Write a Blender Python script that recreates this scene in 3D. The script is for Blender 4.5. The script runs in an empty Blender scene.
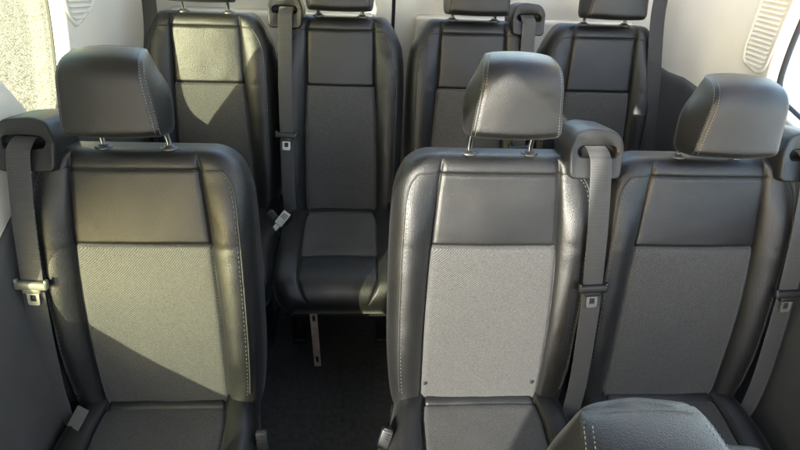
import bpy, bmesh, math, random
from mathutils import Vector, Matrix, noise
random.seed(7)
S = bpy.context.scene
COL = S.collection
R_ = math.radians

# ------------------------------------------------------------------ helpers
def link(name, me, parent=None):
    o = bpy.data.objects.new(name, me)
    COL.objects.link(o)
    if parent is not None:
        o.parent = parent
    return o

def thing(name, label, cat, loc=(0, 0, 0), group=None):
    o = bpy.data.objects.new(name, None)
    o.empty_display_size = .1
    COL.objects.link(o)
    o.location = loc
    o['label'] = label
    o['category'] = cat
    if group:
        o['group'] = group
    return o

def mesh_from(bm, name, mat, smooth=True):
    bmesh.ops.recalc_face_normals(bm, faces=bm.faces)
    me = bpy.data.meshes.new(name)
    bm.to_mesh(me)
    bm.free()
    me.materials.append(mat)
    for p in me.polygons:
        p.use_smooth = smooth
    return me

def loft(rings, closed=True, cap0=True, cap1=True, bm=None):
    bm = bm or bmesh.new()
    vs = [[bm.verts.new(p) for p in r] for r in rings]
    n = len(rings[0])
    for a, b in zip(vs, vs[1:]):
        for i in range(n if closed else n - 1):
            j = (i + 1) % n
            bm.faces.new((a[i], a[j], b[j], b[i]))
    if cap0:
        bm.faces.new(list(reversed(vs[0])))
    if cap1:
        bm.faces.new(vs[-1])
    return bm

def catmull(pts, n):
    pts = [Vector(p) for p in pts]
    P = [2 * pts[0] - pts[1]] + pts + [2 * pts[-1] - pts[-2]]
    out = []
    for i in range(1, len(P) - 2):
        for k in range(n):
            t = k / n
            a, b, c, d = P[i - 1], P[i], P[i + 1], P[i + 2]
            out.append(.5 * ((2 * b) + (c - a) * t + (2 * a - 5 * b + 4 * c - d) * t * t + (3 * b - a - 3 * c + d) * t ** 3))
    out.append(pts[-1])
    return out

def tube(pts, r, seg=8, bm=None):
    bm = bm or bmesh.new()
    pts = [Vector(p) for p in pts]
    rings = []
    up = None
    for i, p in enumerate(pts):
        t = (pts[min(i + 1, len(pts) - 1)] - pts[max(i - 1, 0)]).normalized()
        if up is None:
            up = Vector((0, 0, 1)) if abs(t.z) < .9 else Vector((1, 0, 0))
        a = t.cross(up).normalized()
        b = a.cross(t).normalized()
        up = b
        rings.append([p + r * (math.cos(2 * math.pi * k / seg) * a + math.sin(2 * math.pi * k / seg) * b) for k in range(seg)])
    return loft(rings, bm=bm)

def ribbon(pts, sides, w, th, bm=None):
    """flat webbing strip along pts, width vectors sides"""
    bm = bm or bmesh.new()
    rings = []
    pts = [Vector(p) for p in pts]
    for i, p in enumerate(pts):
        t = (pts[min(i + 1, len(pts) - 1)] - pts[max(i - 1, 0)]).normalized()
        s = Vector(sides[i] if isinstance(sides, list) else sides)
        s = (s - t * s.dot(t)).normalized()
        n = s.cross(t)
        ring = []
        for a, b in ((-1, -.4), (-.96, -1), (-.5, -1), (0, -1), (.5, -1), (.96, -1), (1, -.4), (1, .4), (.96, 1), (.5, 1), (0, 1), (-.5, 1), (-.96, 1), (-1, .4)):
            ring.append(p + s * (a * w / 2) + n * (b * th / 2))
        rings.append(ring)
    return loft(rings, bm=bm)

def round_poly(pts, r, k=5):
    """polygon (2D) with rounded corners, k+1 points per corner"""
    out = []
    n = len(pts)
    for i in range(n):
        p0, p1, p2 = Vector(pts[i - 1]), Vector(pts[i]), Vector(pts[(i + 1) % n])
        ri = r[i] if isinstance(r, (list, tuple)) else r
        a = (p0 - p1); b = (p2 - p1)
        m = min(ri, a.length * .48, b.length * .48)
        a = p1 + a.normalized() * m
        b = p1 + b.normalized() * m
        for q in range(k + 1):
            t = q / k
            out.append((1 - t) ** 2 * a + 2 * t * (1 - t) * p1 + t * t * b)
    return out

def lerp_tab(tab, x):
    if x <= tab[0][0]:
        return tab[0][1]
    for (a, fa), (b, fb) in zip(tab, tab[1:]):
        if x <= b:
            t = (x - a) / (b - a)
            return fa + (fb - fa) * t
    return tab[-1][1]

def rbox(cx, cy, cz, sx, sy, sz, bev=.004, seg=2, bm=None, mtx=None):
    t = bmesh.new()
    bmesh.ops.create_cube(t, size=1)
    for v in t.verts:
        v.co = Vector((v.co.x * sx, v.co.y * sy, v.co.z * sz))
    if bev:
        bmesh.ops.bevel(t, geom=t.edges[:], offset=bev, segments=seg, profile=.5, affect='EDGES')
    for v in t.verts:
        v.co = v.co + Vector((cx, cy, cz))
        if mtx is not None:
            v.co = mtx @ v.co
    if bm is None:
        return t
    me = bpy.data.meshes.new('scratch')
    t.to_mesh(me); t.free()
    bm.from_mesh(me)
    bpy.data.meshes.remove(me)
    return bm

def sstep(a, b, x):
    t = max(0., min(1., (x - a) / (b - a)))
    return t * t * (3 - 2 * t)

# ------------------------------------------------------------------ materials
def mat(name):
    m = bpy.data.materials.new(name)
    m.use_nodes = True
    nt = m.node_tree
    return m, nt, nt.nodes['Principled BSDF']

def nd(nt, t, **kw):
    n = nt.nodes.new(t)
    for k, v in kw.items():
        if k in n.inputs:
            n.inputs[k].default_value = v
        else:
            setattr(n, k, v)
    return n

def ramp(nt, fac, stops):
    r = nt.nodes.new('ShaderNodeValToRGB')
    e = r.color_ramp.elements
    e[0].position, e[0].color = stops[0][0], (*stops[0][1], 1)
    e[1].position, e[1].color = stops[-1][0], (*stops[-1][1], 1)
    for p, c in stops[1:-1]:
        x = e.new(p); x.color = (*c, 1)
    nt.links.new(fac, r.inputs[0])
    return r

def leather(name, c, rough=.42, bump=.38, scale=680):
    m, nt, b = mat(name)
    tc = nd(nt, 'ShaderNodeTexCoord')
    v = nd(nt, 'ShaderNodeTexVoronoi', Scale=scale)
    v.feature = 'SMOOTH_F1'
    n = nd(nt, 'ShaderNodeTexNoise', Scale=9., Detail=5.)
    n2 = nd(nt, 'ShaderNodeTexNoise', Scale=scale * .8, Detail=3.)
    for x in (v, n, n2):
        nt.links.new(tc.outputs['Object'], x.inputs['Vector'])
    r = ramp(nt, n.outputs[0], [(.3, tuple(q * .85 for q in c)), (.7, tuple(q * 1.15 for q in c))])
    nt.links.new(r.outputs[0], b.inputs['Base Color'])
    rr = nd(nt, 'ShaderNodeMapRange')
    rr.inputs['To Min'].default_value = rough - .06
    rr.inputs['To Max'].default_value = rough + .10
    nt.links.new(n.outputs[0], rr.inputs['Value'])
    nt.links.new(rr.outputs[0], b.inputs['Roughness'])
    ad = nd(nt, 'ShaderNodeMath', operation='ADD')
    nt.links.new(v.outputs['Distance'], ad.inputs[0])
    nt.links.new(n2.outputs[0], ad.inputs[1])
    bp = nd(nt, 'ShaderNodeBump', Strength=bump, Distance=.0012)
    nt.links.new(ad.outputs[0], bp.inputs['Height'])
    nt.links.new(bp.outputs[0], b.inputs['Normal'])
    b.inputs['Specular IOR Level'].default_value = .5
    b.inputs['Sheen Weight'].default_value = .06
    b.inputs['Sheen Roughness'].default_value = .4
    return m

def twill(name, lo, hi, rough=.7):
    m, nt, b = mat(name)
    tc = nd(nt, 'ShaderNodeTexCoord')
    mp = nd(nt, 'ShaderNodeMapping')
    mp.inputs['Rotation'].default_value = (0, R_(28), 0)
    sx = nd(nt, 'ShaderNodeSeparateXYZ'); cx = nd(nt, 'ShaderNodeCombineXYZ')
    sb = nd(nt, 'ShaderNodeMath', operation='SUBTRACT')
    nt.links.new(tc.outputs['Object'], sx.inputs[0])
    nt.links.new(sx.outputs['Z'], sb.inputs[0]); nt.links.new(sx.outputs['Y'], sb.inputs[1])
    nt.links.new(sx.outputs['X'], cx.inputs[0]); nt.links.new(sb.outputs[0], cx.inputs[2])
    nt.links.new(cx.outputs[0], mp.inputs[0])
    ns = nd(nt, 'ShaderNodeTexNoise', Scale=26., Detail=2.)
    nt.links.new(tc.outputs['Object'], ns.inputs['Vector'])
    w = nd(nt, 'ShaderNodeTexWave', Scale=115., Distortion=.7, Detail=1.)
    w.inputs['Detail Scale'].default_value = .4
    w.wave_type = 'BANDS'; w.bands_direction = 'Z'
    w2 = nd(nt, 'ShaderNodeTexWave', Scale=165., Distortion=.6, Detail=1.)
    w2.wave_type = 'BANDS'; w2.bands_direction = 'X'
    g = nd(nt, 'ShaderNodeTexNoise', Scale=300., Detail=5., Roughness=.75)
    for x in (w, w2):
        nt.links.new(mp.outputs[0], x.inputs['Vector'])
    nt.links.new(tc.outputs['Object'], g.inputs['Vector'])
    mu = nd(nt, 'ShaderNodeMix')
    mu.data_type = 'FLOAT'
    mu.inputs[0].default_value = .4
    nt.links.new(w.outputs['Fac'], mu.inputs[2]); nt.links.new(w2.outputs['Fac'], mu.inputs[3])
    mu2 = nd(nt, 'ShaderNodeMix')
    mu2.data_type = 'FLOAT'
    mu2.inputs[0].default_value = .6
    nt.links.new(mu.outputs[0], mu2.inputs[2]); nt.links.new(g.outputs[0], mu2.inputs[3])
    r = ramp(nt, mu2.outputs[0], [(.42, lo), (.62, hi)])
    nt.links.new(r.outputs[0], b.inputs['Base Color'])
    bp = nd(nt, 'ShaderNodeBump', Strength=.8, Distance=.0014)
    nt.links.new(mu2.outputs[0], bp.inputs['Height'])
    nt.links.new(bp.outputs[0], b.inputs['Normal'])
    b.inputs['Roughness'].default_value = rough
    b.inputs['Sheen Weight'].default_value = .15
    return m

def plain(name, c, rough=.5, metal=0., noise_s=40., var=.12, bump=0., bscale=300.):
    m, nt, b = mat(name)
    tc = nd(nt, 'ShaderNodeTexCoord')
    n = nd(nt, 'ShaderNodeTexNoise', Scale=noise_s, Detail=6.)
    nt.links.new(tc.outputs['Object'], n.inputs['Vector'])
    r = ramp(nt, n.outputs[0], [(.3, tuple(q * (1 - var) for q in c)), (.7, tuple(min(1, q * (1 + var)) for q in c))])
    nt.links.new(r.outputs[0], b.inputs['Base Color'])
    b.inputs['Roughness'].default_value = rough
    b.inputs['Metallic'].default_value = metal
    if bump:
        n2 = nd(nt, 'ShaderNodeTexNoise', Scale=bscale, Detail=3.)
        nt.links.new(tc.outputs['Object'], n2.inputs['Vector'])
        bp = nd(nt, 'ShaderNodeBump', Strength=bump, Distance=.001)
        nt.links.new(n2.outputs[0], bp.inputs['Height'])
        nt.links.new(bp.outputs[0], b.inputs['Normal'])
    return m

def webbing(name, c):
    m, nt, b = mat(name)
    tc = nd(nt, 'ShaderNodeTexCoord')
    w = nd(nt, 'ShaderNodeTexWave', Scale=58., Distortion=.5, Detail=1.)
    w.bands_direction = 'Z'
    n = nd(nt, 'ShaderNodeTexNoise', Scale=600., Detail=2.)
    for x in (w, n):
        nt.links.new(tc.outputs['Object'], x.inputs['Vector'])
    mx = nd(nt, 'ShaderNodeMath', operation='ADD')
    nt.links.new(w.outputs['Fac'], mx.inputs[0]); nt.links.new(n.outputs[0], mx.inputs[1])
    r = ramp(nt, mx.outputs[0], [(.4, tuple(q * .75 for q in c)), (1.0, tuple(q * 1.2 for q in c))])
    nt.links.new(r.outputs[0], b.inputs['Base Color'])
    b.inputs['Roughness'].default_value = .62
    b.inputs['Sheen Weight'].default_value = .2
    bp = nd(nt, 'ShaderNodeBump', Strength=.35, Distance=.0008)
    nt.links.new(mx.outputs[0], bp.inputs['Height'])
    nt.links.new(bp.outputs[0], b.inputs['Normal'])
    return m

def glass(name, tint, refl=1.0):
    m, nt, b = mat(name)
    nt.nodes.remove(b)
    t = nd(nt, 'ShaderNodeBsdfTransparent'); t.inputs[0].default_value = (*tint, 1)
    g = nd(nt, 'ShaderNodeBsdfGlossy', Roughness=.02)
    lw_ = nd(nt, 'ShaderNodeLayerWeight', Blend=.5)
    pw = nd(nt, 'ShaderNodeMath', operation='POWER'); pw.inputs[1].default_value = 5.
    f = nd(nt, 'ShaderNodeMath', operation='MULTIPLY_ADD'); f.inputs[1].default_value = .8; f.inputs[2].default_value = .03
    nt.links.new(lw_.outputs['Facing'], pw.inputs[0]); nt.links.new(pw.outputs[0], f.inputs[0])
    mx = nd(nt, 'ShaderNodeMixShader')
    nt.links.new(f.outputs[0], mx.inputs[0]); nt.links.new(t.outputs[0], mx.inputs[1]); nt.links.new(g.outputs[0], mx.inputs[2])
    nt.links.new(mx.outputs[0], nt.nodes['Material Output'].inputs[0])
    return m

M = {}
M['leather'] = leather('black_leather', (.0048, .0047, .0046), rough=.40)
M['headleather'] = leather('headrest_leather', (.0050, .0049, .0048), rough=.38)
M['insert'] = twill('woven_insert', (.003, .003, .0029), (.066, .065, .063))
M['dkinsert'] = twill('woven_cushion', (.003, .003, .0029), (.056, .055, .053))
M['piping'] = leather('seam_leather', (.012, .012, .011), rough=.5)
M['thread'] = plain('pale_thread', (.20, .196, .185), .7)
M['chrome'] = plain('chrome_post', (.75, .76, .77), .16, 1., 60., .05)
M['steel'] = plain('latch_steel', (.62, .62, .60), .32, 1., 80., .1)
M['collar'] = plain('collar_plastic', (.035, .035, .035), .4, 0.)
M['plastic'] = plain('grey_plastic', (.008, .0079, .0078), .50, 0, 30., .1, .25, 700.)
M['dkplastic'] = plain('dark_plastic', (.014, .014, .014), .45, 0, 30., .1, .2, 500.)
M['ltplastic'] = plain('pale_plastic', (.12, .12, .10), .4)
M['palebuckle'] = plain('pale_buckle_plastic', (.36, .36, .31), .4)
M['trim'] = plain('lower_trim_plastic', (.046, .0455, .045), .6, 0, 12., .1, .35, 500.)
M['beige'] = plain('beige_trim', (.66, .62, .53), .55, 0, 5., .05, .2, 350.)
M['white'] = plain('sunlit_door_panel', (.80, .78, .71), .5, 0, 6., .04, .12, 300.)  # beige doors coloured near white to stand in for sun on them
M['rubber'] = plain('rubber_seal', (.012, .012, .012), .6)
M['web'] = webbing('belt_webbing', (.027, .0265, .026))
M['dkweb'] = webbing('dark_belt_webbing', (.009, .009, .009))
M['carpet'] = plain('dark_carpet', (.021, .0207, .020), .95, 0, 60., .35, 1.0, 450.)
M['frame'] = plain('seat_frame_metal', (.012, .012, .012), .5, .3)
M['strap'] = plain('bare_metal_strap', (.50, .38, .32), .38, .6, 30., .2)
M['tag'] = None
M['glass'] = glass('tinted_glass', (.79, .81, .66))
M['clear'] = glass('clear_glass', (.96, .97, .95))

def tag_mat():
    m, nt, b = mat('printed_tag')
    tc = nd(nt, 'ShaderNodeTexCoord')
    w = nd(nt, 'ShaderNodeTexWave', Scale=140., Distortion=0.)
    w.bands_direction = 'Z'
    n = nd(nt, 'ShaderNodeTexNoise', Scale=420., Detail=1.)
    for x in (w, n):
        nt.links.new(tc.outputs['Object'], x.inputs['Vector'])
    mu = nd(nt, 'ShaderNodeMath', operation='MULTIPLY')
    nt.links.new(w.outputs['Fac'], mu.inputs[0]); nt.links.new(n.outputs[0], mu.inputs[1])
    r = ramp(nt, mu.outputs[0], [(.2, (.15, .15, .145)), (.6, (.05, .05, .05))])
    nt.links.new(r.outputs[0], b.inputs['Base Color'])
    b.inputs['Roughness'].default_value = .5
    return m
M['tag'] = tag_mat()

def gravel_mat():
    m, nt, b = mat('pale_gravel')
    tc = nd(nt, 'ShaderNodeTexCoord')
    v = nd(nt, 'ShaderNodeTexVoronoi', Scale=42.)
    v2 = nd(nt, 'ShaderNodeTexVoronoi', Scale=55.)
    n = nd(nt, 'ShaderNodeTexNoise', Scale=3., Detail=6.)
    n3 = nd(nt, 'ShaderNodeTexNoise', Scale=85., Detail=4.)
    for x in (v, v2, n, n3):
        nt.links.new(tc.outputs['Object'], x.inputs['Vector'])
    r = ramp(nt, v.outputs['Color'], [(.05, (.11, .094, .082)), (.3, (.20, .172, .150)), (.9, (.28, .245, .222))])
    r2 = ramp(nt, n3.outputs[0], [(.30, (.40, .38, .34)), (.37, (1, 1, 1))])
    mx = nd(nt, 'ShaderNodeMix'); mx.data_type = 'RGBA'; mx.blend_type = 'MULTIPLY'
    mx.inputs[0].default_value = 1.
    nt.links.new(r.outputs[0], mx.inputs[6]); nt.links.new(r2.outputs[0], mx.inputs[7])
    nt.links.new(mx.outputs[2], b.inputs['Base Color'])
    b.inputs['Roughness'].default_value = .9
    bp = nd(nt, 'ShaderNodeBump', Strength=.8, Distance=.02)
    nt.links.new(v2.outputs['Distance'], bp.inputs['Height']); bp.inputs['Strength'].default_value = .35
    nt.links.new(bp.outputs[0], b.inputs['Normal'])
    return m
M['gravel'] = gravel_mat()
M['paving'] = plain('pale_paving', (.80, .78, .73), .9, 0, 8., .12, .5, 90.)

# ------------------------------------------------------------------ seat geometry
ZP = 1.03                                   # height of the headrest post sockets
class Kind: pass
WEAR = [0.]
BIG = Kind()
BIG.r = R_(21.5)
BIG.W = [(.004, .158), (.0055, .170), (.009, .184), (.016, .200), (.028, .216), (.045, .227), (.07, .236), (.12, .243), (.25, .247), (.45, .247), (.57, .243), (.66, .233), (.70, .222)]
BIG.xi = [(.0, .126), (.037, .138), (.21, .151), (.42, .157), (.66, .155)]
BIG.bol = .026; BIG.w = .245
SMALL = Kind()
SMALL.r = R_(20.5)
SMALL.W = [(.004, .128), (.0055, .138), (.009, .148), (.016, .158), (.028, .170), (.045, .182), (.07, .194), (.105, .204), (.2, .211), (.45, .209), (.57, .203), (.66, .190), (.70, .18)]
SMALL.xi = [(.0, .100), (.037, .107), (.21, .112), (.42, .121), (.66, .127)]
SMALL.bol = .024; SMALL.w = .212
THICK = .105

def smooth_tab(tab):
    """pre-sample a table as a smooth curve"""
    pts = catmull([(a, b, 0) for a, b in tab], 8)
    return [(p.x, p.y) for p in pts]
for K in (BIG, SMALL):
    K.W = smooth_tab(K.W); K.xi = smooth_tab(K.xi)

def PS(K, x, v, d):
    s, c = math.sin(K.r), math.cos(K.r)
    return Vector((x, -v * s - d * c, ZP - v * c + d * s))

def PB(K, x, v, d):
    return PS(K, x, v - .011 * sstep(.05, .0, v), d)

_edge = {}
_outl = {}
def edge_dist(K, x, v):
    """distance from (x, v) to the outline of the backrest"""
    key = (K.w, round(abs(x), 5), round(v, 5))
    if key in _edge:
        return _edge[key]
    if K.w not in _outl:
        o = [(0., .004)]
        q = .004
        while q < .70:
            o.append((lerp_tab(K.W, q), q)); q += .0004 if q < .02 else .002 if q < .07 else .02
        o.append((lerp_tab(K.W, .70), .70)); o.append((0., .70))
        _outl[K.w] = o
    px, py = abs(x), v
    best = 1e9
    o = _outl[K.w]
    for (ax, ay), (bx, by) in zip(o, o[1:]):
        if best < abs(ay - py) - .03 and best < abs(by - py) - .03:
            continue
        dx, dy = bx - ax, by - ay
        L = dx * dx + dy * dy
        t = 0 if L == 0 else max(0, min(1, ((px - ax) * dx + (py - ay) * dy) / L))
        q = (ax + t * dx - px) ** 2 + (ay + t * dy - py) ** 2
        if q < best * best:
            best = math.sqrt(q)
    _edge[key] = best
    return best

def d_front(K, x, v):
    xi = lerp_tab(K.xi, v); W = lerp_tab(K.W, v)
    a = abs(x)
    d = .010 * math.sin(math.pi * max(0, min(1, (v - .05) / .62)))
    if a <= xi:
        d += .005 * (1 - (a / xi) ** 2)
        if v > .21:
            d += .004 * math.sin(math.pi * min(1, (v - .21) / .44)) ** .5
    else:
        b = min(1, (a - xi) / max(1e-5, W - xi))
        amp = K.bol * (.15 + .85 * sstep(.01, .16, v)) * (1 - .45 * sstep(.5, .68, v))
        d += amp * math.sin(math.pi * min(1, b * 1.02)) ** .75
    # seams pulled in
    g = .0075 * math.exp(-((a - xi) / .0042) ** 2)
    if a <= xi + .001:
        g += .0065 * math.exp(-((v - .21) / .0036) ** 2)
    g += .004 * math.exp(-((v - .037) / .003) ** 2) * (1 if a <= xi else math.exp(-((a - xi) / .01)))
    d -= g * sstep(.006, .026, v)
    # soft creases and lumps
    wz = WEAR[0]
    e = edge_dist(K, x, v)
    d0 = d
    d += .0024 * noise.noise(Vector((x * 12, v * 9, wz))) + .0009 * noise.noise(Vector((x * 45, v * 40, wz)))
    # puckers along the seams
    d += .0014 * noise.noise(Vector((x * 25, v * 95, wz + 2))) * math.exp(-abs(a - xi) / .014)
    if a <= xi:
        d += .0013 * noise.noise(Vector((x * 90, v * 25, wz + 4))) * math.exp(-abs(v - .21) / .014)
    if a > xi:
        d += .0016 * noise.noise(Vector((x * 20, v * 55, wz))) * sstep(xi, xi + .03, a)
    d = d0 + (d - d0) * sstep(.002, .035, e)
    R = .034
    if e < R:
        d -= R - math.sqrt(max(0, R * R - (R - e) ** 2))
    return d

S_IN = [0, .15, .3, .45, .6, .72, .82, .9, .95, .975, .99, 1.0]
S_OUT = [.012, .03, .06, .1, .16, .24, .33, .42, .51, .6, .68, .76, .83, .89, .935, .965, .985, .996, 1.0]
def cols(xi, W):
    pos = [xi * s for s in S_IN] + [xi + (W - xi) * s for s in S_OUT]
    return [-p for p in reversed(pos[1:])] + pos
NIN = len(S_IN)
NC = 2 * (len(S_IN) + len(S_OUT)) - 1
C0 = NC // 2
def in_cols(j):
    return C0 - (NIN - 1) <= j < C0 + (NIN - 1)

ROWS = [.004, .0042, .0047, .0055, .007, .009, .012, .016, .020, .024, .028, .032, .0345, .037, .0395, .042, .048, .056, .066, .08, .095, .11, .125, .14, .155, .17, .182, .192, .199, .204, .2072, .21, .2128, .216, .221, .228, .238, .25] + [.25 + .02 * i for i in range(1, 20)] + [.64, .65, .66, .67, .68, .688, .694, .698, .70]
I21 = ROWS.index(.21); I37 = ROWS.index(.037); I65 = ROWS.index(.69 if .69 in ROWS else .688)

def split_grid(V, region, mats):
    """V: list of rows of Vectors; region(i,j)->key; returns {key: bmesh}"""
    bms = {}
    maps = {}
    for i in range(len(V) - 1):
        for j in range(len(V[0]) - 1):
            k = region(i, j)
            bm = bms.setdefault(k, bmesh.new()); mp = maps.setdefault(k, {})
            q = []
            for a, b in ((i, j), (i, j + 1), (i + 1, j + 1), (i + 1, j)):
                if (a, b) not in mp:
                    mp[(a, b)] = bm.verts.new(V[a][b])
                q.append(mp[(a, b)])
            bm.faces.new(q)
    return bms, maps

def backrest_meshes(K):
    V = []; Bk = []
    for v in ROWS:
        xi = lerp_tab(K.xi, v); W = lerp_tab(K.W, v)
        V.append([PB(K, x, v, d_front(K, x, v)) for x in cols(xi, W)])
        rb = []
        for x in cols(xi, W):
            e = edge_dist(K, x, v); R = .028
            o = R - math.sqrt(max(0, R * R - (R - min(e, R)) ** 2))
            rb.append(PB(K, x, v, -THICK + o))
        Bk.append(rb)
    def reg(i, j):
        if in_cols(j) and I21 <= i < I65:
            return 'insert'
        if in_cols(j) and I37 <= i < I21:
            return 'panel'
        return 'shell'
    bms, maps = split_grid(V, reg, None)
    bm = bms['shell']; mp = maps['shell']
    n, c = len(ROWS), NC
    bk = [[bm.verts.new(p) for p in r] for r in Bk]
    for i in range(n - 1):
        for j in range(c - 1):
            bm.faces.new((bk[i][j + 1], bk[i][j], bk[i + 1][j], bk[i + 1][j + 1]))
    for i in range(n - 1):
        bm.faces.new((mp[(i, 0)], mp[(i + 1, 0)], bk[i + 1][0], bk[i][0]))
        bm.faces.new((mp[(i, c - 1)], bk[i][c - 1], bk[i + 1][c - 1], mp[(i + 1, c - 1)]))
    for j in range(c - 1):
        bm.faces.new((mp[(0, j)], bk[0][j], bk[0][j + 1], mp[(0, j + 1)]))
        bm.faces.new((mp[(n - 1, j)], mp[(n - 1, j + 1)], bk[n - 1][j + 1], bk[n - 1][j]))
    return {'backrest': add_stitches(mesh_from(bm, 'backrest', M['leather']), seam_stitches(K), M['thread2']),
            'upper_panel': mesh_from(bms['panel'], 'upper_panel', M['leather']),
            'insert': mesh_from(bms['insert'], 'backrest_insert', M['insert'])}

def seam_curve(K, side, off):
    """inset outline on the bolster, from the top seam down the outer edge"""
    outl = []
    v = .004
    while v < .64:
        outl.append((lerp_tab(K.W, v), v)); v += .0015 if v < .06 else .006
    res = []
    for a, b in zip(outl, outl[1:]):
        t = Vector((b[0] - a[0], b[1] - a[1]))
        if t.length == 0: continue
        t.normalize()
        nrm = Vector((-t.y, t.x))
        res.append((a[0] + nrm.x * off, a[1] + nrm.y * off))
    res = [(x, vv) for x, vv in res if vv > .037 and x > lerp_tab(K.xi, vv)]
    res.insert(0, (lerp_tab(K.xi, .037) + .001, .037))
    # resample smoothly
    out = [res[0]]
    for q in res[1:]:
        if (Vector(q) - Vector(out[-1])).length > .012:
            out.append(q)
    cur = catmull([(a, b, 0) for a, b in out], 3)
    return [(side * p.x, p.y) for p in cur]

def piping_mesh(K, s):
    bm = bmesh.new()
    if True:
        c = seam_curve(K, s, .026)
        tube([PB(K, x, v, d_front(K, x, v) + .0004) for x, v in c], .0024, 6, bm)
    return mesh_from(bm, 'piping', M['piping'])

def dash(bm, a, b, n, w=.0010):
    """one stitch from a to b, lying on a surface with normal n"""
    a, b = Vector(a), Vector(b)
    t = (b - a).normalized(); s = t.cross(n).normalized()
    rings = []
    for f, ww, h in ((0, .4, -.0004), (.2, 1, .0005), (.5, 1.05, .0008), (.8, 1, .0005), (1, .4, -.0004)):
        p = a + (b - a) * f + n * h
        rings.append([p + s * w * ww, p + n * w * .6 * ww, p - s * w * ww, p - n * w * .6])
    loft(rings, bm=bm)

def seam_stitches(K):
    bm = bmesh.new()
    for s in (-1, 1):
        c = seam_curve(K, s, .0315)
        pts = [PB(K, x, v, d_front(K, x, v)) for x, v in c]
        n = Vector((s * .25, -math.cos(K.r), math.sin(K.r))).normalized()
        acc = 0
        for a, b in zip(pts, pts[1:]):
            acc += (b - a).length
            if acc > .0085:
                acc = 0
                t = (b - a).normalized()
                dash(bm, b - t * .0026, b + t * .0026, n, .0007)
    return bm
M['thread2'] = plain('grey_thread', (.11, .11, .105), .7)

def add_stitches(me, st, m):
    """sew the stitches of st into the mesh me as its second material"""
    bmesh.ops.recalc_face_normals(st, faces=st.faces)
    for f in st.faces:
        f.material_index = 1; f.smooth = True
    b = bmesh.new(); b.from_mesh(me)
    tmp = bpy.data.meshes.new('scratch'); st.to_mesh(tmp); st.free()
    b.from_mesh(tmp); bpy.data.meshes.remove(tmp)
    b.to_mesh(me); b.free()
    me.materials.append(m)
    return me

# cushion: rows run from the crease to the front
def cushion_meshes(K, seam_y, ins_y=-.262):
    L0, L1 = -.170, -.628
    ys = [L0, -.19, -.21, -.23, -.245, -.255, -.259, ins_y, ins_y - .003, ins_y - .008]
    y = ins_y - .02
    while y > seam_y + .012:
        ys.append(y); y -= .018
    ys += [seam_y + .009, seam_y + .0035, seam_y, seam_y - .0035, seam_y - .008]
    y = seam_y - .02
    while y > L1 + .05:
        ys.append(y); y -= .014
    k0 = ys[-1]
    for f in (.15, .3, .45, .6, .72, .82, .9, .95, .98, .995, 1):
        ys.append(k0 + (L1 - k0) * f)
    ii, jj = ys.index(ins_y), ys.index(seam_y)
    def W(y):
        w = K.w * (1 - .10 * sstep(-.36, -.20, y))
        q = (y - L1)
        Rr = .085
        if q < Rr:
            w -= (Rr - math.sqrt(max(0, Rr * Rr - (Rr - q) ** 2))) * .75
        return w
    xin = lerp_tab(K.xi, .6)
    def top(x, y):
        a = abs(x); w = W(y); xi = xin * min(1, w / K.w + .02)
        z = .428 + .012 * sstep(-.25, -.55, y)
        if a <= xi:
            z += .004 * (1 - (a / xi) ** 2)
        else:
            b = min(1, (a - xi) / (w - xi))
            z += .018 * math.sin(math.pi * b) ** .8 * sstep(-.18, -.30, y) * sstep(L1 - .02, L1 + .14, y)
        z -= .007 * math.exp(-((a - xi) / .004) ** 2)
        if a <= xi + .001:
            z -= .005 * math.exp(-((y - seam_y) / .004) ** 2) + .005 * math.exp(-((y - ins_y) / .004) ** 2)
        z += .0030 * noise.noise(Vector((x * 13, y * 13, WEAR[0]))) + .0009 * noise.noise(Vector((x * 50, y * 50, WEAR[0])))
        es = w - a; R = .04
        if es < R:
            z -= R - math.sqrt(max(0, R * R - (R - es) ** 2))
        q = y - L1; R = .075
        if q < R:
            z -= (R - math.sqrt(max(0, R * R - (R - q) ** 2)))
        return z
    V = []
    for y in ys:
        w = W(y)
        V.append([Vector((x, y, top(x, y))) for x in cols(xin * min(1, w / K.w + .02), w)])
    def reg(i, j):
        return 'insert' if in_cols(j) and ii <= i < jj else 'shell'
    bms, maps = split_grid(V, reg, None)
    bm = bms['shell']; mp = maps['shell']
    n, c = len(ys), NC
    rim = [(i, 0) for i in range(n)] + [(n - 1, j) for j in range(1, c)] + [(i, c - 1) for i in range(n - 2, -1, -1)] + [(0, j) for j in range(c - 2, 0, -1)]
    for (a, b) in rim:
        if (a, b) not in mp:
            mp[(a, b)] = bm.verts.new(V[a][b])
    zb = .318
    low = []
    mid = []
    for (a, b) in rim:
        p = mp[(a, b)].co
        f = 1.0 - .03
        mid.append(bm.verts.new((p.x, p.y, min(p.z - .004, .35))))
        low.append(bm.verts.new((p.x * .96, -.4 + (p.y + .4) * .965, zb)))
    m = len(rim)
    for k in range(m):
        q = (k + 1) % m
        bm.faces.new((mp[rim[k]], mid[k], mid[q], mp[rim[q]]))
        bm.faces.new((mid[k], low[k], low[q], mid[q]))
    bm.faces.new(low)
    return {'cushion': mesh_from(bm, 'cushion', M['leather']),
            'cushion_insert': mesh_from(bms['insert'], 'cushion_insert', M['dkinsert'])}

def cushion_piping(K, s):
    bm = bmesh.new()
    if True:
        pts = []
        for y, f in ((-.24, .93), (-.33, .975), (-.42, .985), (-.50, .985), (-.55, .97)):
            pts.append((s * K.w * f, y, .392 + .012 * sstep(-.25, -.55, y)))
        tube(catmull(pts, 5), .0022, 6, bm)
    return mesh_from(bm, 'piping', M['piping'])

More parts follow.
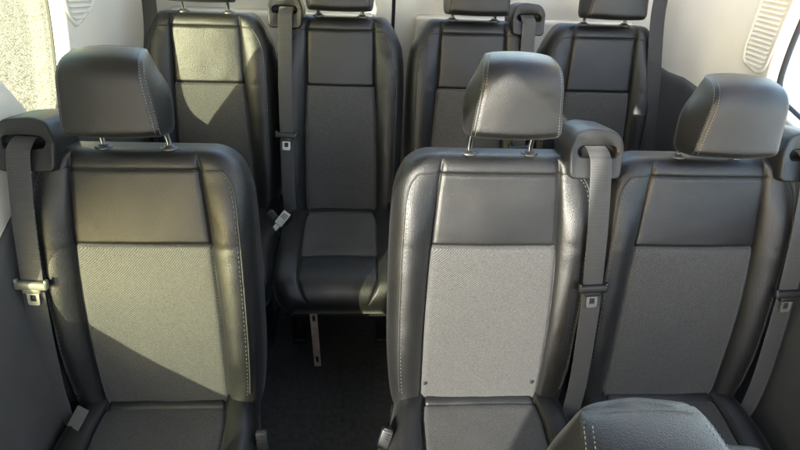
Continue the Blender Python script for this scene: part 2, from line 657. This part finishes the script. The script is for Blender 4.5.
# headrest ------------------------------------------------------------
HB, HT = -.065, -.229
def head_ring_pts(t):
    """closed section of the headrest at height t (0 bottom .. 1 top): list of (x, d)"""
    ha = .0925 - .0185 * t - .003 * sstep(.80, 1, t)            # seam half width, front face narrows upward
    hw = .104 + .004 * math.sin(math.pi * min(1, t * 1.1)) - .030 * sstep(.38, 1.06, t) ** 1.2
    w = 1.0
    F, B = .050, -.074
    if t < .12:
        q = math.sqrt(max(0, 1 - ((.12 - t) / .12) ** 2))
        F -= .022 * (1 - q); B += .030 * (1 - q); w -= .055 * (1 - q)
    if t > .60:
        u = (t - .60) / .40
        q = (1 - min(1, u) ** 2.5) ** (1 / 2.1)
        F -= .074 * (1 - q)
        B += .006 * u ** 3
    if t > .88:
        q = math.sqrt(max(0, 1 - ((t - .88) / .12) ** 2))
        w -= .13 * (1 - q)
        m_ = (F + B) / 2
        F += (m_ - F) * .45 * (1 - q); B += (m_ - B) * .45 * (1 - q)
    ha *= w; hw *= w
    g = F - B
    pts = []
    for k in range(NF + 1):
        x = -ha + .003 + (2 * ha - .006) * k / NF
        pts.append((x, F - .009 * min(1, g / .055) * (x / ha) ** 2))
    k_ = min(1, g / .055)
    pts.append((ha - .0012, F - .0100 * k_)); pts.append((ha, F - .0118 * k_)); pts.append((ha + .0016, F - .0121 * k_))
    f0, f1 = F - .0150 * k_, B + .26 * g
    if f1 > f0 - .002: f1 = f0 - .002
    side = catmull([(ha + .0040, f0, 0), ((ha + hw) / 2 + .003, f0 + (f1 - f0) * .38, 0), (hw, f0 + (f1 - f0) * .72, 0), (hw - .004, f1, 0), (hw - .020, B + .075 * g, 0), (hw - .046, B, 0)], 4)
    pts += [(p.x, p.y) for p in side]
    xb = hw - .046
    for k in range(1, 8):
        x = xb - 2 * xb * k / 8
        pts.append((x, B - .003 * (1 - (x / xb) ** 2)))
    pts += [(-p.x, p.y) for p in reversed(side)]
    pts += [(-ha - .0016, F - .0121 * k_), (-ha, F - .0118 * k_), (-ha + .0012, F - .0100 * k_)]
    return pts
NF = 22
NHP = len(head_ring_pts(.5))
ISEAM_R = NF + 2
ISEAM_L = NHP - 2
_hr = {}
def head_point(K, i, t):
    if t not in _hr:
        _hr[t] = head_ring_pts(t)
    x, d = _hr[t][i]
    v = HB + (HT - HB) * t
    lean = .014 * t
    n = .0011 * noise.noise(Vector((x * 20, v * 20, d * 20 + WEAR[0])))
    crown = .007 * (1 - (x / .1) ** 2)
    vv = v - crown * sstep(.5, 1, t) + .003 * (1 - (x / .1) ** 2) * sstep(.4, 0, t)
    vv += .010 + .004 * (abs(x) / .075) ** 4 * sstep(.6, 1, t)
    return PS(K, x, vv, d + lean + .028 + n)
HTS = [0, .003, .010, .02, .035, .05, .07, .085, .1, .12, .16, .2, .26, .32, .38, .44, .5, .56, .62, .67, .71, .75, .79, .83, .87, .9, .92, .935, .95, .963, .975, .985, .992, .997, 1]
def head_meshes(K):
    rings = [[head_point(K, i, t) for i in range(NHP)] for t in HTS]
    bm = loft(rings, cap0=False, cap1=False)
    bm.verts.ensure_lookup_table()
    n = NHP
    for base, ring in ((0, rings[0]), ((len(HTS) - 1) * n, rings[-1])):
        c = sum(ring, Vector()) / n
        inner = [bm.verts.new(c + (p - c) * .6) for p in ring]
        cv = bm.verts.new(c)
        for k in range(n):
            q = (k + 1) % n
            bm.faces.new((bm.verts[base + k], bm.verts[base + q], inner[q], inner[k])) if False else None
        for k in range(n):
            q = (k + 1) % n
            bm.verts.ensure_lookup_table()
            bm.faces.new((bm.verts[base + k], bm.verts[base + q], inner[q], inner[k]))
            bm.faces.new((inner[k], inner[q], cv))
    head = mesh_from(bm, 'headrest', M['headleather'])
    st = bmesh.new()
    for i0, off in ((ISEAM_R, -2), (ISEAM_R, 2), (ISEAM_L, 2), (ISEAM_L, -2)):
        i = (i0 + off) % n
        fine = [.04 + .955 * k / 400 for k in range(401)]
        pts = [head_point(K, i, t) for t in fine]
        cen = PS(K, 0, (HB + HT) / 2, 0)
        acc, start = 0., None
        for k in range(1, len(pts)):
            acc += (pts[k] - pts[k - 1]).length
            ph = acc % .0060
            if start is None and ph < .0036:
                start = k
            elif start is not None and ph >= .0036:
                a, b = pts[start], pts[k]
                t0 = fine[start]
                e = head_point(K, (i + 1) % n, t0) - head_point(K, (i - 1) % n, t0)
                nn = (b - a).cross(e).normalized()
                if nn.dot(a - cen) < 0: nn = -nn
                dash(st, a, b, nn, .0005)
                start = None
    return {'headrest': add_stitches(head, st, M['thread'])}

def post_mesh(K, s):
    bm = bmesh.new()
    tube([PS(K, s * .07, .05, -.033), PS(K, s * .07, 0, -.033), PS(K, s * .07, -.025, -.029), PS(K, s * .07, -.05, -.017), PS(K, s * .07, -.075, -.003), PS(K, s * .07, -.12, .010)], .0062, 14, bm)
    return mesh_from(bm, 'headrest_post', M['chrome'])
def collar_mesh(K, s):
    rings = []
    for v, r in ((.012, .0185), (.000, .0190), (-.0022, .0185), (-.0038, .0165), (-.0040, .0145), (-.0030, .0130), (-.0034, .0116), (-.0070, .0106), (-.0082, .0092), (-.0082, .0064)):
        rings.append([PS(K, s * .07 + r * 1.05 * math.cos(2 * math.pi * k / 24), v - .0055, -.033 + r * .9 * math.sin(2 * math.pi * k / 24)) for k in range(24)])
    return mesh_from(loft(rings), 'collar', M['collar'])

# belt outlet box on the shoulder ------------------------------------------
BX = {'BIG': .202, 'SMALL': .166}
def box_meshes(K, side, bx, sc):
    outer = [(-.054, .040), (-.064, -.030), (-.046, -.072), (-.012, -.082), (.052, -.076), (.071, -.050), (.071, .040)]
    opening = [(-.034, -.014), (-.041, -.028), (-.031, -.040), (.000, -.043), (.044, -.041), (.055, -.030), (.049, -.014)]
    def ring(poly, r, d, f=1.0, dv=0.):
        cx = sum(p[0] for p in poly) / len(poly); cv = sum(p[1] for p in poly) / len(poly)
        pp = round_poly([((cx + (p[0] - cx) * f) * sc, (cv + (p[1] - cv) * f) * sc) for p in poly], r)
        # the hood leans: its top starts further back
        return [PS(K, side * (bx + p.x), p.y + dv, d - (max(0, -.02 - p.y) * .35)) for p in pp]
    rings = [ring(outer, .010, -.095, .88), ring(outer, .010, -.088, .955), ring(outer, .012, -.074, .98), ring(outer, .013, .012, 1.0), ring(outer, .013, .020, .992), ring(outer, .013, .025, .965), ring(outer, .013, .027, .93), ring(outer, .013, .0262, .89),
             ring(opening, .008, .024, 1.16), ring(opening, .008, .022, 1.06), ring(opening, .008, .016, 1.0)]
    body = mesh_from(loft(rings, cap1=False), 'belt_outlet', M['plastic'])
    rec = mesh_from(loft([ring(opening, .008, .0175, 1.0), ring(opening, .008, -.004, .97)], cap0=False), 'slot', M['dkplastic'])
    return body, rec

def belt_mesh(K, side, path, m, w=.048):
    pts = catmull([PS(K, side * x, v, d) for x, v, d in path], 6)
    return mesh_from(ribbon(pts, Vector((1, 0, 0)), w, .0016), 'seat_belt', m)

def frame_at(K, x, v, d, tilt=0.):
    """local frame: X across, Y along the belt downwards, Z out of the backrest"""
    o = PS(K, x, v, d)
    s, c = math.sin(K.r), math.cos(K.r)
    X = Vector((1, 0, 0)); Y = Vector((0, -s, -c)); Z = Vector((0, -c, s))
    m = Matrix((X, Y, Z)).transposed()
    m = m @ Matrix.Rotation(tilt, 3, 'Z')
    m4 = m.to_4x4(); m4.translation = o
    return m4

def tongue_meshes(mtx, bodymat):
    bm = rbox(0, 0, .004, .072, .020, .016, .006, 3, None, mtx)
    rbox(0, .012, .004, .040, .016, .012, .004, 2, bm, mtx)
    for s in (-1, 1):
        rbox(s * .032, -.008, .004, .008, .014, .012, .003, 2, bm, mtx)
    body = mesh_from(bm, 'tongue', bodymat)
    out = round_poly([(-.013, .016), (.013, .016), (.013, .050), (-.013, .050)], [.001, .001, .006, .006], 4)
    inn = round_poly([(-.0065, .024), (.0065, .024), (.0065, .040), (-.0065, .040)], .002, 4)
    z = lambda poly, h: [mtx @ Vector((p.x, p.y, h)) for p in poly]
    bm = loft([z(inn, .0025), z(out, .0025), z(out, .0055), z(inn, .0055), z(inn, .0025)], cap0=False, cap1=False)
    plate = mesh_from(bm, 'latch_plate', M['steel'], False)
    return body, plate

def buckle_meshes(mtx, bodymat):
    bm = rbox(0, 0, 0, .030, .056, .018, .005, 3, None, mtx)
    rbox(0, .05, 0, .018, .06, .007, .002, 2, bm, mtx)
    body = mesh_from(bm, 'belt_buckle', bodymat)
    bm = rbox(0, -.0285, 0, .022, .004, .012, .001, 1, None, mtx)
    for k in range(3):
        rbox(0, -.018 + k * .007, .0095, .018, .0025, .0016, .0004, 1, bm, mtx)
    return body, mesh_from(bm, 'button', M['plastic'])

CACHE = {}
def cached(key, fn):
    if key not in CACHE:
        CACHE[key] = fn()
    return CACHE[key]

SEATS = []
def make_seat(K, kn, x, y, label, group, side, headv=0., headsh=0., belt=True, tongue='plastic', wbelt='web', tv=.30, head_tilt=0.):
    t = thing('passenger_seat', label, 'seat', (x, y, 0), group)
    WEAR[0] += 7.3
    kw = kn + str(len(SEATS))
    bk = cached(('back', kw), lambda: backrest_meshes(K))
    b = link('backrest', bk['backrest'], t)
    link('upper_panel', bk['upper_panel'], b); link('fabric_insert', bk['insert'], b)
    for s in (-1, 1):
        link('piping', cached(('pipe', kw, s), lambda: piping_mesh(K, s)), b)
    cu = cached(('cush', kw), lambda: cushion_meshes(K, -.473))
    c = link('cushion', cu['cushion'], t)
    link('fabric_insert', cu['cushion_insert'], c)
    for s in (-1, 1):
        link('piping', cached(('cpipe', kn, s), lambda: cushion_piping(K, s)), c)
    hd = cached(('head', kw), lambda: head_meshes(K))
    h = link('headrest', hd['headrest'], t)
    off = PS(K, headsh, headv, 0) - PS(K, 0, 0, 0)
    h.location = off
    for s in (-1, 1):
        p = link('headrest_post', cached(('post', kn, s), lambda: post_mesh(K, s)), t)
        link('collar', cached(('coll', kn, s), lambda: collar_mesh(K, s)), p)
    # base
    def base():
        bm = rbox(0, -.40, .296, K.w * 1.7, .40, .05, .01)
        for s in (-1, 1):
            rbox(s * K.w * .72, -.22, .15, .035, .05, .30, .006, 2, bm)
            rbox(s * K.w * .72, -.44, .15, .035, .05, .30, .006, 2, bm)
            rbox(s * K.w * .72, -.33, .018, .05, .38, .03, .006, 2, bm)
        return mesh_from(bm, 'seat_frame', M['frame'], False)
    link('seat_frame', cached(('base', kn), base), t)
    if belt:
        sc = .94 if kn == 'BIG' else .82
        bx = BX[kn]
        bb = cached(('box', kn, side), lambda: box_meshes(K, side, bx, sc))
        o = link('belt_outlet', bb[0], t); link('belt_slot', bb[1], o)
        if kn == 'BIG':
            path = [(.210, -.034, -.002), (.211, -.028, .014), (.212, -.016, .030), (.214, .0, .036), (.220, .06, .040), (.227, .14, .044), (.234, .24, .046), (.240, .32, .045), (.246, .45, .042), (.249, .58, .038), (.246, .68, .030), (.240, .73, .02)]
        else:
            path = [(.168, -.029, -.002), (.168, -.023, .012), (.168, -.014, .026), (.170, .0, .031), (.173, .08, .034), (.177, .2, .038), (.180, .36, .038), (.182, .50, .034), (.182, .60, .030), (.178, .68, .02)]
        be = link('seat_belt', cached(('belt', kn, side, wbelt), lambda: belt_mesh(K, side, path, M[wbelt], .048 if kn == 'BIG' else .044)), t)
        xt = lerp_tab([(p[1], p[0]) for p in path], tv)
        dt = lerp_tab([(p[1], p[2]) for p in path], tv)
        def tg():
            return tongue_meshes(frame_at(K, side * xt, tv, dt + .002, side * -.05), M[tongue])
        tb = cached(('tongue', kn, side, tongue, tv), tg)
        o = link('tongue', tb[0], be); link('latch_plate', tb[1], be)
    SEATS.append(t)
    return t

# ------------------------------------------------------------------ the seats
YB, YC, YA = 1.001, 1.745, .235
GM = 'seats of the middle row'; GR = 'seats of the rear row'
s_left = make_seat(BIG, 'BIG', -.494, YB, 'single black leather seat by the left window with belt on its left shoulder', GM, -1, headv=.005, headsh=-.008, tongue='ltplastic', tv=.29)
s_mid = make_seat(BIG, 'BIG', .314, YB, 'black leather seat right of the aisle with raised headrest, brightly sunlit grey fabric', GM, 1, headv=-.006, headsh=.008, tv=.30)
s_right = make_seat(BIG, 'BIG', .809, YB, 'black leather seat beside the right wall, headrest pushed down low on its collars', GM, 1, headv=.027, headsh=.003, tv=.315)
c1 = make_seat(SMALL, 'SMALL', -.498, YC, 'narrow rear seat behind the single left seat, half in olive sunlight', GR, -1, belt=False, headv=.017)
c2 = make_seat(SMALL, 'SMALL', -.073, YC, 'narrow rear seat in line with the aisle, its cushion in view', GR, -1, tongue='dkplastic', tv=.37, headv=.030)
c3 = make_seat(SMALL, 'SMALL', .360, YC, 'narrow rear seat partly hidden behind the raised headrest', GR, 1, tongue='dkplastic', tv=.40, headv=.030)
c4 = make_seat(SMALL, 'SMALL', .801, YC, 'narrow shaded rear seat next to the beige right panel', GR, 1, belt=False, headv=.028)
front = make_seat(BIG, 'BIG', .322, YA, 'nearest seat, only its black headrest with white stitching showing at the bottom edge', 'seats of the front row', 1, headv=.026, headsh=.0)
for o_ in front.children:
    if o_.name.startswith('belt_outlet') or o_.name.startswith('seat_belt'):
        o_.location = (0, -.012, -.035)
front.scale = (1.05, 1, .975)            # the front row sits a little lower

# buckles and small fittings on particular seats
def add_buckle(seat, K, pos, rot, bodymat):
    m = Matrix.Translation(pos) @ rot.to_4x4()
    b = buckle_meshes(m, bodymat)
    o = link('belt_buckle', b[0], seat)
    link('release_button', b[1], o)
def rot_xyz(rx, ry, rz):
    return Matrix.Rotation(rz, 3, 'Z') @ Matrix.Rotation(ry, 3, 'Y') @ Matrix.Rotation(rx, 3, 'X')
HALF = Matrix.Rotation(math.pi, 3, 'Z')
add_buckle(s_left, BIG, (.254, -.350, .425), rot_xyz(R_(62), 0, R_(8)) @ HALF, M['dkplastic'])
add_buckle(s_mid, BIG, (-.252, -.350, .425), rot_xyz(R_(62), 0, R_(-8)) @ Matrix.Rotation(R_(168), 3, 'Z'), M['dkplastic'])
add_buckle(c2, SMALL, (-.198, -.318, .458), rot_xyz(R_(55), 0, 0) @ Matrix.Rotation(R_(142), 3, 'Z'), M['palebuckle'])
add_buckle(c1, SMALL, (.192, -.290, .435), rot_xyz(R_(50), 0, 0) @ Matrix.Rotation(R_(215), 3, 'Z'), M['dkplastic'])

# snap studs at the foot of the sunlit seat's insert
for s in (-1, 1):
    rings = []
    x0, v0 = s * .142 - .004, .600
    dd = d_front(BIG, x0, v0)
    for h, r in ((-.001, .0052), (.0014, .0052), (.0024, .0042), (.0020, .0026), (.0026, .0012)):
        rings.append([PS(BIG, x0 + r * math.cos(k * math.pi / 8), v0 + r * math.sin(k * math.pi / 8), dd + h) for k in range(16)])
    link('snap_stud', mesh_from(loft(rings), 'snap_stud', M['frame']), s_mid)

# printed tag at the crease of the left seat
tm = Matrix.Translation((-.190, -.300, .458)) @ (rot_xyz(R_(28), R_(-12), R_(-30)) @ Matrix.Rotation(0, 3, 'Z')).to_4x4()
tg = rbox(0, 0, 0, .042, .050, .0012, 0, 1, None, tm)
link('care_tag', mesh_from(tg, 'care_tag', M['tag'], False), s_left)

# bare metal strap under the rear seat in the aisle
bm = bmesh.new()
def strap_plate():
    out = [(-.011, .0), (.011, .0), (.011, .315), (-.011, .315)]
    bm = bmesh.new()
    # solid strip with two keyhole slots: rails and bridges welded as one plate
    for (x0, x1, z0, z1) in ((-.012, -.0045, .0, .318), (.0045, .012, .0, .318), (-.0045, .0045, .0, .022), (-.0045, .0045, .062, .262), (-.0045, .0045, .296, .318)):
        vs = [bm.verts.new((x, y, z)) for x, y, z in ((x0, 0, z0), (x1, 0, z0), (x1, 0, z1), (x0, 0, z1), (x0, .003, z0), (x1, .003, z0), (x1, .003, z1), (x0, .003, z1))]
        for q in ((0, 1, 2, 3), (5, 4, 7, 6), (0, 4, 5, 1), (1, 5, 6, 2), (2, 6, 7, 3), (3, 7, 4, 0)):
            bm.faces.new([vs[k] for k in q])
    return bm
sp = strap_plate()
for v in sp.verts:
    v.co = Vector((v.co.x - .082, v.co.y - .612, v.co.z + .004))
link('metal_strap', mesh_from(sp, 'metal_strap', M['strap'], False), c2)

# pillar belts of the two outer rear seats ------------------------------
def pillar_belt(label, pts, w):
    t = thing('seat_belt', label, 'seat belt', pts[0])
    o = Vector(pts[0])
    q = catmull([Vector(p) - o for p in pts], 8)
    link('webbing', mesh_from(ribbon(q, Vector((1, -.15, 0)), w, .0018), 'webbing', M['dkweb']), t)
    bm = rbox(0, .01, .012, .075, .03, .05, .01, 3)
    link('anchor', mesh_from(bm, 'anchor', M['dkplastic']), t)
    return t
pillar_belt('dark belt hanging from the left rear pillar beside the olive sunlit seat', [(-.688, 1.86, 1.16), (-.672, 1.80, 1.08), (-.668, 1.735, .98), (-.684, 1.68, .86), (-.70, 1.60, .62), (-.70, 1.54, .46), (-.70, 1.52, .30)], .046)
pillar_belt('dark belt hanging beside the beige right panel along the shaded rear seat', [(.968, 1.80, 1.16), (.960, 1.755, 1.08), (.962, 1.70, .99), (.978, 1.655, .88), (.998, 1.59, .70), (1.010, 1.54, .50), (1.01, 1.52, .30)], .046)

# ------------------------------------------------------------------ the van
XL, XR, YREAR = -.785, 1.14, 2.10
body = thing('van_body', 'inside of a passenger van, beige upper trim over dark lower trim, windows at both sides', 'van body', (.17, 1.0, 0))
BO = Vector((.17, 1.0, 0))

def panel(name, outline, holes, mtx, depth, m, parent, bev=.006, rr=.0):
    """flat panel with rounded openings; outline and holes are 2D (u, w) lists"""
    cu = bpy.data.curves.new('scratch', 'CURVE')
    cu.dimensions = '2D'; cu.fill_mode = 'BOTH'; cu.extrude = depth / 2; cu.bevel_depth = bev; cu.bevel_resolution = 2
    for k, poly in enumerate([outline] + holes):
        sp = cu.splines.new('POLY')
        sp.points.add(len(poly) - 1)
        for p, q in zip(sp.points, poly):
            p.co = (q[0], q[1], 0, 1)
        sp.use_cyclic_u = True
    o = bpy.data.objects.new('scratch', cu)
    me = bpy.data.meshes.new_from_object(o)
    bpy.data.objects.remove(o); bpy.data.curves.remove(cu)
    me.name = name
    me.transform(mtx)
    me.materials.clear(); me.materials.append(m)
    for p in me.polygons:
        p.use_smooth = False
    ob = link(name, me, parent)
    return ob
def side_mtx(x):
    # (u, w, t) -> (x+t, u, w), relative to the body's origin
    m = Matrix(((0, 0, 1, x), (1, 0, 0, 0), (0, 1, 0, 0), (0, 0, 0, 1)))
    return Matrix.Translation(-BO) @ m

def rp(poly, r, k=6):
    return [(p.x, p.y) for p in round_poly(poly, r, k)]

# left side: rear quarter window in view; openings ahead of it unseen, shaped to cast sun patches
winA = rp([(1.22, .90), (1.37, .90), (1.45, 1.03), (1.51, 1.14), (1.56, 1.32), (1.56, 1.58), (.98, 1.58), (1.07, 1.28)], [.03, .06, .12, .09, .1, .08, .08, .12])  # front edge and sill cut to shape the sun on the rear seat
sunGapB = rp([(-.02, .745), (.79, .745), (.755, .94), (.374, 1.145), (-.02, 1.36)], .05)  # unseen opening added to light the left seat's insert
sunGapC = rp([(-.95, 1.00), (-.28, 1.00), (-.06, 1.30), (-.06, 1.52), (-.37, 2.04), (-.73, 2.04)], .05)  # unseen opening added to light the seat right of the aisle
left_out = [(-3.0, -.05), (YREAR, -.05), (YREAR, 2.09), (-3.0, 2.09)]
lw = panel('side_panel', left_out, [winA, sunGapB, sunGapC], side_mtx(XL - .022), .03, M['beige'], body)
lw['label'] = 'beige panel around the left window'
rwin = rp([(.30, 1.0), (1.375, 1.0), (1.415, 1.12), (1.45, 1.34), (1.46, 1.66), (.30, 1.66)], [.08, .06, .08, .1, .09, .09])
rwin2 = rp([(-1.35, 1.0), (.12, 1.0), (.12, 1.66), (-1.05, 1.66)], .07)
rw = panel('side_panel', [(-3.0, -.05), (YREAR, -.05), (YREAR, 2.09), (-3.0, 2.09)], [rwin, rwin2], side_mtx(XR + .022), .03, M['beige'], body)
def pane(poly, x, m, parent):
    return panel('window_pane', poly, [], side_mtx(x), .003, m, parent, bev=0)
def grow(poly, f):
    cx = sum(p[0] for p in poly) / len(poly); cy = sum(p[1] for p in poly) / len(poly)
    return [(cx + (p[0] - cx) * f, cy + (p[1] - cy) * f) for p in poly]
pane(grow(winA, 1.06), XL - .052, M['glass'], lw)
pane(grow(sunGapB, 1.06), XL - .052, M['glass'], lw)
pane(grow(sunGapC, 1.04), XL - .052, M['clear'], lw)
pane(grow(rwin, 1.05), XR + .052, M['clear'], rw)
pane(grow(rwin2, 1.04), XR + .052, M['clear'], rw)
def seal(poly, x, parent, r=.007):
    bm = tube([Vector((x, p[0], p[1])) - BO for p in poly + poly[:2]], r, 8)
    link('window_seal', mesh_from(bm, 'window_seal', M['rubber']), parent)
bm = bmesh.new()
bq = [(-.14, 1.690), (-.14, 1.738), (-.60, 1.992), (-.60, 1.922)]  # unseen bar added to keep a sun patch off a rear seat
loft([[Vector((XL - .034, p[0], p[1])) - BO for p in bq], [Vector((XL - .012, p[0], p[1])) - BO for p in bq]], bm=bm)
link('sun_block_bar', mesh_from(bm, 'sun_block_bar', M['rubber'], False), lw)
seal(winA, XL - .043, lw); seal(sunGapB, XL - .043, lw); seal(sunGapC, XL - .043, lw); seal(rwin, XR + .043, rw, .012)

# dark lower trim
def lower_trim(x, sgn, top, parent):
    """thick moulded dark trim with an armrest-like shelf along its top"""
    rings = []
    for i in range(61):
        y = -1.2 + (YREAR - .02 + 1.2) * i / 60
        zt = lerp_tab(top, y)
        prof = [(.0, zt), (.006, zt - .001), (.012, zt - .008), (.015, zt - .03), (.018, zt - .10), (.034, zt - .22), (.042, zt - .30), (.040, .36), (.034, .22), (.034, .004), (.0, .004)]
        rings.append([Vector((x + sgn * a, y, z)) - BO for a, z in prof])
    link('lower_trim', mesh_from(loft(rings), 'lower_trim', M['trim']), parent)
lower_trim(XL, 1, [(-1.2, .735), (.70, .735), (.84, .86), (.98, .885), (1.45, .885), (1.62, .87), (1.80, .84), (2.1, .80)], lw)
lower_trim(XR, -1, [(-1.2, .93), (1.25, .93), (1.45, .905), (1.62, .875), (1.75, .855), (1.88, .815), (2.1, .79)], rw)

# louvred vents
def vent(parent, x, sgn, poly, pitch, slope):
    cx = sum(p[0] for p in poly) / len(poly); cy = sum(p[1] for p in poly) / len(poly)
    rim = rp(poly, .022, 6)
    bm = bmesh.new()
    def ring(f, h):
        return [Vector((x + sgn * h, cx + (p[0] - cx) * f, cy + (p[1] - cy) * f)) - BO for p in rim]
    def ring_off(off, h):
        out = []
        for p in rim:
            d = Vector((cx - p[0], cy - p[1])); L = d.length
            out.append(Vector((x + sgn * h, p[0] + d.x / L * off, p[1] + d.y / L * off)) - BO)
        return out
    loft([ring_off(-.004, .0), ring_off(-.001, .004), ring_off(.004, .005), ring_off(.007, .0025), ring_off(.010, .0012), ring_off(.013, .0012), ring_off(.014, .0014)], cap0=False, bm=bm)
    f = link('vent_grille', mesh_from(bm, 'vent_grille', M['beige']), parent)
    # slats: clip each line with the polygon
    sl = bmesh.new()
    zs = [p[1] for p in rim]
    zz_ = [p[1] + slope * (p[0] - cx) for p in rim]
    z = min(zz_) + .020
    while z < max(zz_) - .014:
        xs = []
        for a, b in zip(rim, rim[1:] + rim[:1]):
            za, zb = a[1] + slope * (a[0] - cx) - z, b[1] + slope * (b[0] - cx) - z
            if za * zb < 0:
                xs.append(a[0] + (b[0] - a[0]) * (-za) / (zb - za))
        if len(xs) >= 2:
            y0, y1 = min(xs) + .015, max(xs) - .015
            if y1 - y0 > .012:
                prof = [(.0, .0042), (.0060, -.0008), (.0066, -.0022), (.0054, -.0032), (.0, -.0022)]
                rings = []
                for k in range(5):
                    yy = y0 + (y1 - y0) * k / 4
                    zz = z - slope * (yy - cx)
                    rings.append([Vector((x + sgn * (a + .0012), yy, zz + b)) - BO for a, b in prof])
                loft(rings, bm=sl)
        z += pitch
    link('louvre', mesh_from(sl, 'louvre', M['beige'], False), f)
vent(rw, XR, -1, [(1.524, 1.068), (1.506, 1.040), (1.428, 1.040), (1.404, 1.065), (1.430, 1.25), (1.47, 1.46), (1.615, 1.46), (1.556, 1.204)], .0135, .25)
vent(lw, XL, 1, [(1.500, 1.112), (1.522, 1.076), (1.650, 1.080), (1.700, 1.12), (1.73, 1.45), (1.54, 1.45)], .0155, .36)

# rear doors
def yz_mtx(y):
    m = Matrix(((1, 0, 0, 0), (0, 0, -1, y), (0, 1, 0, 0), (0, 0, 0, 1)))
    return Matrix.Translation(-BO) @ m
SEAMX = .115
for x0, x1 in ((XL + .004, SEAMX - .012), (SEAMX + .012, XR - .004)):
    d = panel('rear_door', [(x0, -.04), (x1, -.04), (x1, 2.05), (x0, 2.05)], [rp([(x0 + .12, 1.18), (x1 - .12, 1.18), (x1 - .12, 1.86), (x0 + .12, 1.86)], .07)], yz_mtx(YREAR + .022), .03, M['white'], body)
    panel('window_pane', [(x0 + .09, 1.15), (x1 - .09, 1.15), (x1 - .09, 1.89), (x0 + .09, 1.89)], [], yz_mtx(YREAR + .055), .003, M['clear'], d, bev=0)
    w = x1 - x0
    bm = rbox((x0 + x1) / 2 - BO.x, YREAR - .004 - BO.y, .52, w * .86, .03, .78, .02, 3)
    link('door_trim', mesh_from(bm, 'door_trim', M['white']), d)
bm = rbox(SEAMX - BO.x, YREAR + .014 - BO.y, 1.0, .022, .02, 2.0, .006, 2)
link('door_seal', mesh_from(bm, 'door_seal', M['rubber']), body)
# unseen roofing in two strips, sized to block sun and leave sky light
for x0, x1 in ((XL - .05, .48), (XR - .22, XR + .05)):
    bm = rbox((x0 + x1) / 2 - BO.x, -.45 - BO.y, 2.125, x1 - x0, 5.1, .05, .02, 3)
    link('roof_shade', mesh_from(bm, 'roof_shade', M['beige']), body)

# dark moulded dash at the front, unseen, added to darken leather reflections
prof = [(-1.55, .0), (-1.50, .55), (-1.38, .78), (-1.34, .98), (-1.42, 1.08), (-1.60, 1.13), (-2.10, 1.12), (-2.30, 1.05), (-2.30, .0)]
prof = [(p.x, p.y) for p in round_poly(prof, .05, 4)]
bm = loft([[Vector((x, a, b)) - BO for a, b in prof] for x in (XL + .03, XL + .4, XR - .4, XR - .03)])
link('added_dashboard', mesh_from(bm, 'added_dashboard', M['dkplastic']), body)
# floor and ground
def sheet(name, x0, x1, y0, y1, z, m, n=1):
    bm = bmesh.new()
    bmesh.ops.create_grid(bm, x_segments=n, y_segments=n, size=.5)
    for v in bm.verts:
        v.co = Vector(((x0 + x1) / 2 + v.co.x * (x1 - x0), (y0 + y1) / 2 + v.co.y * (y1 - y0), z))
    o = link(name, mesh_from(bm, name, m))
    o['kind'] = 'structure'
    return o
bm = rbox((XL + XR) / 2, .25, -.02, XR - XL, 3.7, .04, 0)
fl = link('floor', mesh_from(bm, 'floor', M['carpet'], False)); fl['kind'] = 'structure'
sheet('ground', -60, 60, -60, 60, -.55, M['gravel'])
sheet('pavement', 1.4, 30, -20, 40, -.545, M['paving'])

# ------------------------------------------------------------------ light
sund = Vector((-1.0, -1.25, .70)).normalized()
el = math.asin(sund.z); az = math.atan2(sund.x, sund.y)
w = bpy.data.worlds.new('World'); S.world = w; w.use_nodes = True
nt = w.node_tree
sky = nt.nodes.new('ShaderNodeTexSky'); sky.sky_type = 'NISHITA'; sky.sun_disc = False
sky.sun_elevation = el; sky.sun_rotation = az % (2 * math.pi)
sky.air_density = 1.0; sky.dust_density = 2.0
bg = nt.nodes['Background']; bg.inputs['Strength'].default_value = .15
nt.links.new(sky.outputs[0], bg.inputs[0])
ld = bpy.data.lights.new('sun', 'SUN'); ld.energy = 2.1; ld.angle = R_(.5); ld.color = (1, .96, .90)
lo = bpy.data.objects.new('sun', ld); COL.objects.link(lo)
lo.rotation_euler = (-sund).to_track_quat('-Z', 'Y').to_euler()

# ------------------------------------------------------------------ camera
cd = bpy.data.cameras.new('camera'); cam = bpy.data.objects.new('camera', cd); COL.objects.link(cam)
p, yw, rl = .7461006104678312, .09380578299039907, .07102574672319065
f = Vector((math.sin(yw) * math.cos(p), math.cos(yw) * math.cos(p), -math.sin(p)))
rt = Vector((math.cos(yw), -math.sin(yw), 0)); up = rt.cross(f)
rt2 = math.cos(rl) * rt + math.sin(rl) * up
up2 = -math.sin(rl) * rt + math.cos(rl) * up
m = Matrix((rt2, up2, -f)).transposed().to_4x4()
m.translation = (0, 0, 1.7562969)
cam.matrix_world = m
cd.sensor_width = 36; cd.lens = 554.4575 / 800 * 36
cd.clip_start = .02; cd.clip_end = 500
S.camera = cam
S.view_settings.view_transform = 'Standard'
S.view_settings.look = 'None'
S.view_settings.gamma = 1
S.view_settings.exposure = 3.4
